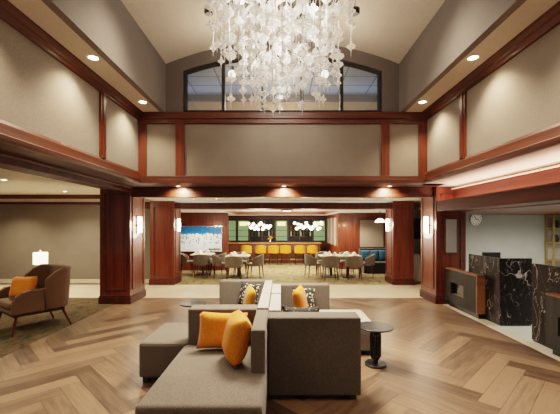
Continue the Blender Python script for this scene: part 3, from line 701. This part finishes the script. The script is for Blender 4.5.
sofa('taupe sofa at the right whose square shaded arm panel faces the viewer', SP + .14, .76, 3.54, 4.41, [('armrest', (SP, .78, 3.30, 3.54), M['sofa_shaded']), ('backrest', (SP, SP + .13, 3.545, 4.41), M['sofa'])], pads=((SP, SP + .13, 3.545, 4.41),))
sofa('taupe bench sofa at the far right, beside the black side table', SP + .14, 1.22, 4.46, 5.15, [('backrest', (SP, .74, 5.15, 5.35), M['sofa']), ('armrest', (SP, SP + .13, 4.46, 5.145), M['sofa'])], smat=M['sofa_lit'], pads=((SP, SP + .13, 4.46, 5.145),))  # pale seat tone has the light falling on it painted in
# cushions on the sofas
pillow('throw_pillow', .50, .37, .15, (-.60, 3.49, SZ + .185), (-.22, .04, .03), M['mustard'], 'mustard oblong cushion leaning on the back panel of the left chaise')['push'] = (0, -1, 0.5)
pillow('throw_pillow', .40, .43, .22, (-.375, 3.20, SZ + .20), (-.24, .05, -1.28), M['mustard'], 'mustard square cushion turned sideways on the left chaise, nearest the viewer')['push'] = (-0.6, -0.6, 0.5)
pillow('throw_pillow', .40, .38, .14, (-.385, 4.92, SZ + .185), (-.2, .06, -1.34), M['yellow'], 'yellow cushion on the far left sofa')['push'] = (-.8, -.4, .15)
pillow('throw_pillow', .36, .36, .12, (-.42, 5.38, SZ + .17), (-.2, .04, -.5), M['ikat'], 'black and white patterned cushion behind the yellow one on the far left sofa')['push'] = (-.9, -.4, .15)
pillow('throw_pillow', .40, .42, .15, (.13, 4.72, SZ + .20), (-.2, -.06, 1.32), M['mustard'], 'mustard cushion on the far right bench sofa, against the middle backs')['push'] = (1, -.4, .1)
pillow('throw_pillow', .34, .34, .12, (.33, 5.06, SZ + .17), (-.2, .03, .1), M['ikat'], 'black and white patterned cushion behind the mustard one on the far right bench')['push'] = (.8, -.5, .1)
pillow('throw_pillow', .41, .37, .13, (.215, 3.68, SZ + .212), (.12, .0, .02), M['embroid'], 'dark embroidered cushion peeking over the square arm panel of the right sofa')['push'] = (.1, 1, .03)

# ------------------------------------------------------------------ side tables
def side_table(x, y, zt, r, label):
    g = thing('side_table', label, 'side table', (x, y, 0))
    MB().lathe((x, y, zt - .022), [(0, 0), (r - .01, 0), (r, .008), (r, .016), (r - .006, .022), (0, .022)], 40).build('tabletop', M['black'], g)
    MB().lathe((x, y, 0), [(0, 0), (.13, 0), (.13, .018), (.122, .026), (0, .03)], 32).build('base', M['black'], g)
    h0, h1 = .07, zt - .06
    for k in range(3):
        a = PI * k / 3; pts = []
        w = .056
        for t in range(20):
            th = 2 * PI * t / 20; u = w * math.cos(th); v = w * math.sin(th) + (h1 - w if math.sin(th) >= 0 else h0 + w)
            pts.append((x + u * math.cos(a), y + u * math.sin(a), v))
        MB().tube(pts, .015, 8, True).build('loop', M['black'], g, True)
    MB().cyl((x, y, .02), (x, y, h0 + .02), .03).cyl((x, y, h1 - .02), (x, y, zt - .02), .03).build('collar', M['black'], g)
side_table(1.16, 4.17, .475, .215, 'round black pedestal side table at the right of the sofas')
side_table(-1.37, 5.30, .50, .20, 'round dark side table at the left behind the sofas')

# ------------------------------------------------------------------ lounge armchair, lamp
A = thing('wing_armchair', 'brown wing armchair on the lounge carpet at the left edge', 'armchair', (-4.17, 5.72, .006), -.63, world=False)
MB().box(-.36, .36, -.40, .30, .31, .41, .03).build('seat_base', M['brown_leather'], A, True)
MB().box(-.33, .33, -.42, .26, .40, .50, .045, 3).build('seat_cushion', M['brown_leather'], A, True)
pth = [(-.43, .02), (-.44, .14), (-.43, .25), (-.38, .34), (-.28, .385), (-.14, .40), (0, .405), (.14, .40), (.28, .385), (.38, .34), (.43, .25), (.44, .14), (.43, .02)]
MB().shell(pth, .085, .34, lambda t: 1.0 if .12 < t < .88 else (.95 if .05 < t < .95 else .84), .13).build('backrest', M['brown_leather'], A, True, .03)
for s in (-1, 1):
    prof = [(.20, .33), (.20, .66), (.05, .69), (-.15, .69), (-.28, .665), (-.37, .60), (-.415, .50), (-.42, .33)]
    MB().prism(prof, 'x', min(s * .36, s * .44), max(s * .36, s * .44)).build('armrest', M['brown_leather'], A, False, .025)
    MB().cyl((s * .38, -.39, 0), (s * .36, -.33, .32), .014, .024, 10).build('leg', M['wood_d'], A)
    MB().cyl((s * .37, .44, 0), (s * .34, .30, .33), .014, .024, 10).build('leg', M['wood_d'], A)
MB().box(-.38, .38, -.38, .34, .285, .32, .008).build('frame', M['wood_d'], A)
pillow('throw_pillow', .54, .37, .17, (-4.20, 5.54, .70), (-.25, -.04, -.33), M['mustard'], 'mustard cushion on the brown wing armchair')['push'] = (-.3, -.8, .5)
lx, ly = px(40.5, 8.3), 8.3
g = thing('end_table', 'small dark end table under the lamp, hidden behind the brown armchair', 'end table', (lx, ly, .006))
MB().lathe((lx, ly, .50), [(0, 0), (.25, 0), (.25, .025), (0, .025)], 28).build('tabletop', M['wood_d'], g)
MB().cyl((lx, ly, .03), (lx, ly, .5), .03).build('post', M['black'], g); MB().lathe((lx, ly, .006), [(0, 0), (.18, 0), (.17, .02), (0, .03)], 24).build('base', M['black'], g)
g = thing('table_lamp', 'lit table lamp with a white drum shade behind the brown armchair', 'lamp', (lx, ly, .525))
MB().lathe((lx, ly, .77), [(.15, 0), (.15, .28), (.145, .28), (.145, 0)], 28).build('lamp_shade', M['shade'], g, True)
MB().lathe((lx, ly, .525), [(0, 0), (.08, 0), (.08, .015), (.02, .025), (.015, .27), (0, .27)], 16).build('base', M['chrome'], g, True)
MB().cyl((lx, ly, 1.05), (lx, ly, 1.10), .012).sphere((lx, ly, 1.11), .02, 8, 6).build('finial', M['chrome'], g, True)
lamp('POINT', (lx, ly, .92), 16, (1, .78, .5), g, .06)

# ------------------------------------------------------------------ reception
def desk(x0, x1, y0, y1, zt, label):
    g = thing('reception_desk', label, 'reception desk', ((x0 + x1) / 2, (y0 + y1) / 2, 0), group='black marble reception desks')
    MB().box(x0, x0 + .05, y0, y1, .03, zt).box(x0 + .05, x1, y0, y0 + .05, .03, zt).build('marble_front', M['marble'], g)
    MB().box(x0 + .05, x1, y0 + .05, y1, .70, .74).build('worktop', M['graylam'], g)
    MB().box(x0 + .02, x1, y0 + .02, y1, 0, .03).build('plinth', M['black'], g)
    MB().box(x0 + .05, x0 + .09, y0 + .05, y1, .03, zt - .02).box(x1 - .04, x1, y0 + .05, y1, .03, .70).build('carcass', M['graylam'], g)
desk(3.71, 4.26, 5.77, 6.72, 1.15, 'black veined marble reception desk, the farther of the two, next to the wood-topped console')
desk(3.71, 4.5, 3.30, 5.03, 1.15, 'black veined marble reception desk at the right edge, nearer the viewer')
def console(y0, y1, label):
    x0, x1 = 3.55, 3.705
    g = thing('display_console', label, 'console', ((x0 + x1) / 2, (y0 + y1) / 2, 0), group='low gray consoles before the reception desks')
    ny = y0 + .46
    mb = MB(); yn0, yn1, zn0, zn1 = ny, ny + .50, .29, .53
    mb.box(x0, x0 + .02, y0 + .03, yn0, .10, .78).box(x0, x0 + .02, yn1, y1 - .01, .10, .78).box(x0, x0 + .02, yn0, yn1, .10, zn0).box(x0, x0 + .02, yn0, yn1, zn1, .78)
    mb.build('front_panel', M['graylam'], g)
    MB().box(x0 + .09, x1, y0 + .03, y1 - .01, .10, .775).box(x0 + .02, x0 + .09, y0 + .03, yn0, .1, .775).box(x0 + .02, x0 + .09, yn1, y1 - .01, .1, .775).build('carcass', M['black'], g)
    MB().box(x0 + .075, x0 + .09, yn0, yn1 - .12, zn0, zn1).box(x0 + .02, x0 + .09, yn0, yn1, zn0 - .01, zn0).build('brochure_slot', M['niche'], g)
    MB().box(x0, x1, y0, y0 + .03, .10, .80).box(x0, x1, y0, y1, .78, .80).build('wood_cap', M['oak'], g, bev=.003)
    MB().box(x0 + .06, x1, y0 + .06, y1 - .05, 0, .10).build('plinth', M['black'], g)
console(6.16, 7.36, 'low gray console with oak top between the right column and farther marble desk')
console(3.4, 4.57, 'low gray console at the right edge in front of the nearer marble desk')
g = thing('computer_monitor', 'dark flat monitor standing behind the farther marble desk', 'monitor', (4.02, 6.5, .74))
MB().box(3.86, 4.20, 6.50, 6.53, .86, 1.20, .006).build('screen', M['black'], g)
MB().box(4.0, 4.06, 6.53, 6.56, .76, .98).build('stand', M['black'], g); MB().box(3.93, 4.13, 6.45, 6.62, .742, .762).build('foot', M['black'], g)
# clock
cx, cz, cy = 5.15, 1.875, 8.99
g = thing('wall_clock', 'round white wall clock on the pale wall behind reception', 'clock', (cx, cy, cz))
MB().lathe((0, 0, 0), [(.150, 0), (.172, 0), (.175, .02), (.165, .04), (.150, .03)], 32).build('rim', M['chrome'], g, True)
MB().lathe((0, 0, 0), [(0, 0), (.152, 0), (.152, .018), (0, .018)], 32).build('clock_face', M['clockface'], g)
mb = MB()
for k in range(12):
    a = 2 * PI * k / 12; mb.box(-.006, .006, .105, .138, .018, .021)
    vs = mb.bm.verts[-8:] if False else list(mb.bm.verts)[-8:]
    bmesh.ops.rotate(mb.bm, cent=(0, 0, 0), matrix=Matrix.Rotation(a, 3, 'Z'), verts=vs)
mb.build('hour_marks', M['black'], g)
mb = MB().box(-.007, .007, -.02, .075, .021, .024); bmesh.ops.rotate(mb.bm, cent=(0, 0, 0), matrix=Matrix.Rotation(-1.9, 3, 'Z'), verts=list(mb.bm.verts)); mb.build('hour_hand', M['black'], g)
mb = MB().box(-.005, .005, -.02, .11, .024, .027); bmesh.ops.rotate(mb.bm, cent=(0, 0, 0), matrix=Matrix.Rotation(.55, 3, 'Z'), verts=list(mb.bm.verts)); mb.build('minute_hand', M['black'], g)
for c in g.children:   # face parts were drawn flat around the origin: stand them up on the wall
    c.data.transform(Matrix.Translation(Vector(g['_o']))); c.data.transform(Matrix.Rotation(PI / 2, 4, 'X'))
# mirror
g = thing('wall_mirror', 'narrow upright mirror on the big right column, above the console', 'mirror', (3.69, 7.40, 1.12))
MB().box(3.55, 3.83, 7.37, 7.408, 1.10, 1.87).build('frame', M['wood_h'], g, bev=.008)
MB().box(3.575, 3.805, 7.364, 7.371, 1.125, 1.845).build('glass', M['mirror'], g)
# brass shelving
g = thing('shelving_unit', 'brass framed shelving unit at the right edge behind reception', 'shelf', (7.4, 8.8, 0))
for x in (6.98, 7.80):
    for y in (8.70, 8.94): MB().box(x - .02, x + .02, y - .02, y + .02, 0, 1.99).build('post', M['gold'], g)
for z in (.35, .80, 1.25, 1.62, 1.95): MB().box(6.98, 7.80, 8.70, 8.94, z, z + .035).build('shelf', M['gold'], g)
for k, (z, w) in enumerate(((1.285, 'middle'), (1.655, 'upper'))):
    for j in range(3):
        o = MB().lathe((7.12 + j * .22, 8.8, z + .002), [(0, 0), (.05, 0), (.07, .08), (.04, .16), (.05, .19), (0, .185)], 14).build('vase', M['linen' if j % 2 else 'charcoal'], None, True)
        tag(o, '%s vase on the %s shelf of the brass unit, number %s from the left' % ('white' if j % 2 else 'dark', w, ('one', 'two', 'three')[j]), 'vase', 'vases on the brass shelving')
# corridor end furniture
g = thing('cabinet', 'pale cream cabinet seen between the two right columns', 'cabinet', (4.5, 10.7, 0))
MB().box(3.98, 5.2, 10.4, 10.98, .004, .80, .008).build('carcass', M['white'], g); MB().box(3.96, 5.22, 10.37, 10.99, .80, .84, .006).build('worktop', M['tabletop'], g)
g = thing('picture', 'dark picture on the pale wall between the two right columns', 'picture', (4.5, 10.98, 1.3))
MB().box(4.05, 4.95, 10.96, 11.0, 1.28, 1.95).build('frame', M['black'], g); MB().box(4.09, 4.91, 10.95, 10.962, 1.32, 1.91).build('print', M['charcoal'], g)

# ------------------------------------------------------------------ ceiling spotlights beside the chandelier
for p, w, y in ((209, 'left', 5.4), (355, 'right', 5.4)):
    x = px(p, y); z = 1.7 + 215 * y / 340; zc = vault(x - CX)
    g = thing('ceiling_spotlight', 'small round metal spotlight on the vault at the %s of the glass chandelier' % w, 'spotlight', (x, y, zc))
    MB().cyl((x, y, z + .02), (x, y, max(z + .06, zc + .02)), .018).build('stem', M['chrome'], g)
    MB().lathe((x, y, z - .05), [(0, 0), (.06, 0), (.075, .02), (.075, .08), (.03, .10), (0, .10)], 18).build('housing', M['bronze'], g, True)
    MB().lathe((x, y, z - .056), [(0, 0), (.055, 0), (.055, .006), (0, .006)], 18).build('lens', M['mirror'], g)
# ------------------------------------------------------------------ chandelier
CH = (0.0, 5.0)
ch_ = thing('glass_chandelier', 'huge cascading chandelier of clear blown glass drops hanging from the vault', 'chandelier', (CH[0], CH[1], vault(0)))
MB().lathe((CH[0], CH[1], 5.33), [(0, 0), (1.05, 0), (1.08, .02), (1.08, .05), (0, .06)], 40).build('canopy', M['chrome'], ch_)
MB().cyl((CH[0], CH[1], 5.37), (CH[0], CH[1], vault(0) + .02), .06).build('stem', M['chrome'], ch_)
def drop_profile(s):
    r = .090 * s
    return [(0, -.22 * s), (.005, -.19 * s), (.006, -.085 * s), (.016, -.075 * s), (.013, -.062 * s), (.020, -.054 * s), (r * .48, -.036 * s), (r * .82, -.020 * s), (r, -.003 * s), (r, .003 * s), (r * .80, .020 * s), (r * .45, .034 * s),
            (.020, .050 * s), (.012, .060 * s), (.032 * s, .074 * s), (.033 * s, .082 * s), (.012, .096 * s), (.005, .12 * s), (.004, .15 * s), (0, .155 * s)]
dmesh = []
for k, s in enumerate((.58, .78, .95)):
    o = MB().lathe((0, 0, 0), drop_profile(s * .96), 9).build('tmp', M['drop'], None, False); dmesh.append(o.data); o.data.name = 'glass_drop'; bpy.data.objects.remove(o)
pts = []; tries = 0
while len(pts) < 98 and tries < 9000:
    tries += 1
    a = R.uniform(0, 2 * PI); r = 1.08 * math.sqrt(R.random()); x, y = r * math.cos(a), r * math.sin(a)
    if all((x - q[0]) ** 2 + (y - q[1]) ** 2 > .16 ** 2 for q in pts): pts.append((x, y, r))
drops = []
for i, (x, y, r) in enumerate(pts):
    zb = (3.60 if r < .86 else 3.60 + (r - .86) * 4.2) + R.random() ** 1.3 * .75
    X, Y = CH[0] + x, CH[1] + y
    st_ = MB().cyl((X, Y, zb), (X, Y, 5.34), .0035, n=5).build('strand', M['chrome'], ch_)
    z = zb; first = True
    while z < 5.28:
        s = (0 if R.random() < .7 else 1) if first else R.choice((1, 2, 2, 2, 0))
        drops.append((X, Y, z, s, st_)); z += (.21, .25, .29)[s] * R.uniform(.95, 1.5); first = False
zvis = lambda d: 226 - (d[2] - 1.7) * 340 / d[1]
near = sorted(drops, key=lambda d: (zvis(d) < -6, d[1] - .15 * d[3]))
ind = near[:100]; rest = near[100:]
base = Vector(ch_['_o'])
for X, Y, z, s, st_ in ind:
    o = bpy.data.objects.new('glass_drop', dmesh[s]); col.objects.link(o); o.parent = st_; o.location = Vector((X, Y, z)) - base
bm = bmesh.new()
for X, Y, z, s, st_ in rest:
    n0 = len(bm.verts); bm.from_mesh(dmesh[s]); bm.verts.ensure_lookup_table()
    bmesh.ops.translate(bm, verts=bm.verts[n0:], vec=Vector((X, Y, z)) - base)
me = bpy.data.meshes.new('glass_drops'); bm.to_mesh(me); bm.free()
if not me.materials: me.materials.append(M['drop'])
for p in me.polygons: p.material_index = 0
o = bpy.data.objects.new('glass_drops', me); col.objects.link(o); o.parent = ch_; o['kind'] = 'stuff'
for x, y, z in ((0, 0, 4.3), (.5, -.3, 4.7), (-.5, -.3, 4.7), (.45, .4, 4.5), (-.45, .4, 4.5), (0, -.6, 4.9), (0, .1, 5.1)):
    lamp('POINT', (CH[0] + x, CH[1] + y, z), 7, (1, .92, .82), ch_, .12)
lamp('SPOT', (0, 5.6, 4.2), 40, (1, .88, .74), ch_, .3, 1.7, 1, (0, 6.9, 3.2), name='wall_fill')  # added spot without a fixture, brightens the back wall panel
lamp('SPOT', (0, 4.6, 3.35), 620, (1, .86, .68), None, .45, 2.2, 1, (0, 4.4, 0), name='hall_fill')  # fixtureless spot, strengthens the chandelier's downward light on the sofas
for x, y in ((-.9, 3.0), (.9, 3.0), (-.9, 6.0), (.9, 6.0), (0, 1.0)): lamp('SPOT', (x, y, 4.55), 15, (1, .84, .66), None, .15, 2.7, 1, (x * 1.3, y, 6), name='vault_fill')  # added upward spots without fixtures, to light the vault evenly
for x in (-1.7, 1.7): lamp('SPOT', (x, 4.6, 5.0), 150, (1, .84, .64), None, .35, 2.0, .9, (x * 1.1, 4.4, 0), name='hall_fill')  # added soft spots without fixtures, light the hall from above

from mathutils.bvhtree import BVHTree
def tree(objs):
    vs, ps = [], []
    for o in objs:
        if o.type != 'MESH': continue
        b = len(vs); mw = o.matrix_world; vs += [mw @ v.co for v in o.data.vertices]; ps += [tuple(b + i for i in p.vertices) for p in o.data.polygons]
    return BVHTree.FromPolygons(vs, ps)
bpy.context.view_layer.update()
kin = lambda r: [r] + list(r.children_recursive)
cush = [o for o in bpy.data.objects if o.name.startswith('throw_pillow')]
fixed = tree([x for r in bpy.data.objects if r.parent is None and r.name.split('.')[0] in ('modular_sofa', 'banquette', 'wing_armchair') for x in kin(r)])
done = []
for o in cush:
    d = Vector(o.get('push', (0, -1, .6))).normalized() * .004
    for k in range(45):
        bpy.context.view_layer.update(); t = tree([o])
        if not t.overlap(fixed) and not any(t.overlap(q) for q in done): break
        o.location += d
    bpy.context.view_layer.update(); done.append(tree([o]))
    if 'push' in o: del o['push']
for o in bpy.data.objects:
    if '_o' in o: del o['_o']
# ------------------------------------------------------------------ world, camera, view
w = bpy.data.worlds.new('hall_ambience'); bpy.context.scene.world = w; w.use_nodes = True
bg = w.node_tree.nodes['Background']; bg.inputs['Color'].default_value = (1, .88, .74, 1); bg.inputs['Strength'].default_value = .26
cd = bpy.data.cameras.new('camera'); cam = bpy.data.objects.new('camera', cd); col.objects.link(cam)
cam.location = (0, 0, 1.7); cam.rotation_euler = (PI / 2, 0, 0)
cd.sensor_width = 36; cd.lens = 340 / 560 * 36
cd.shift_x = (280 - 281) / 560; cd.shift_y = (226 - 207) / 560
cd.clip_start = .05; cd.clip_end = 100
sc = bpy.context.scene; sc.camera = cam
sc.view_settings.view_transform = 'Filmic'; sc.view_settings.look = 'Medium High Contrast'; sc.view_settings.exposure = 1.17
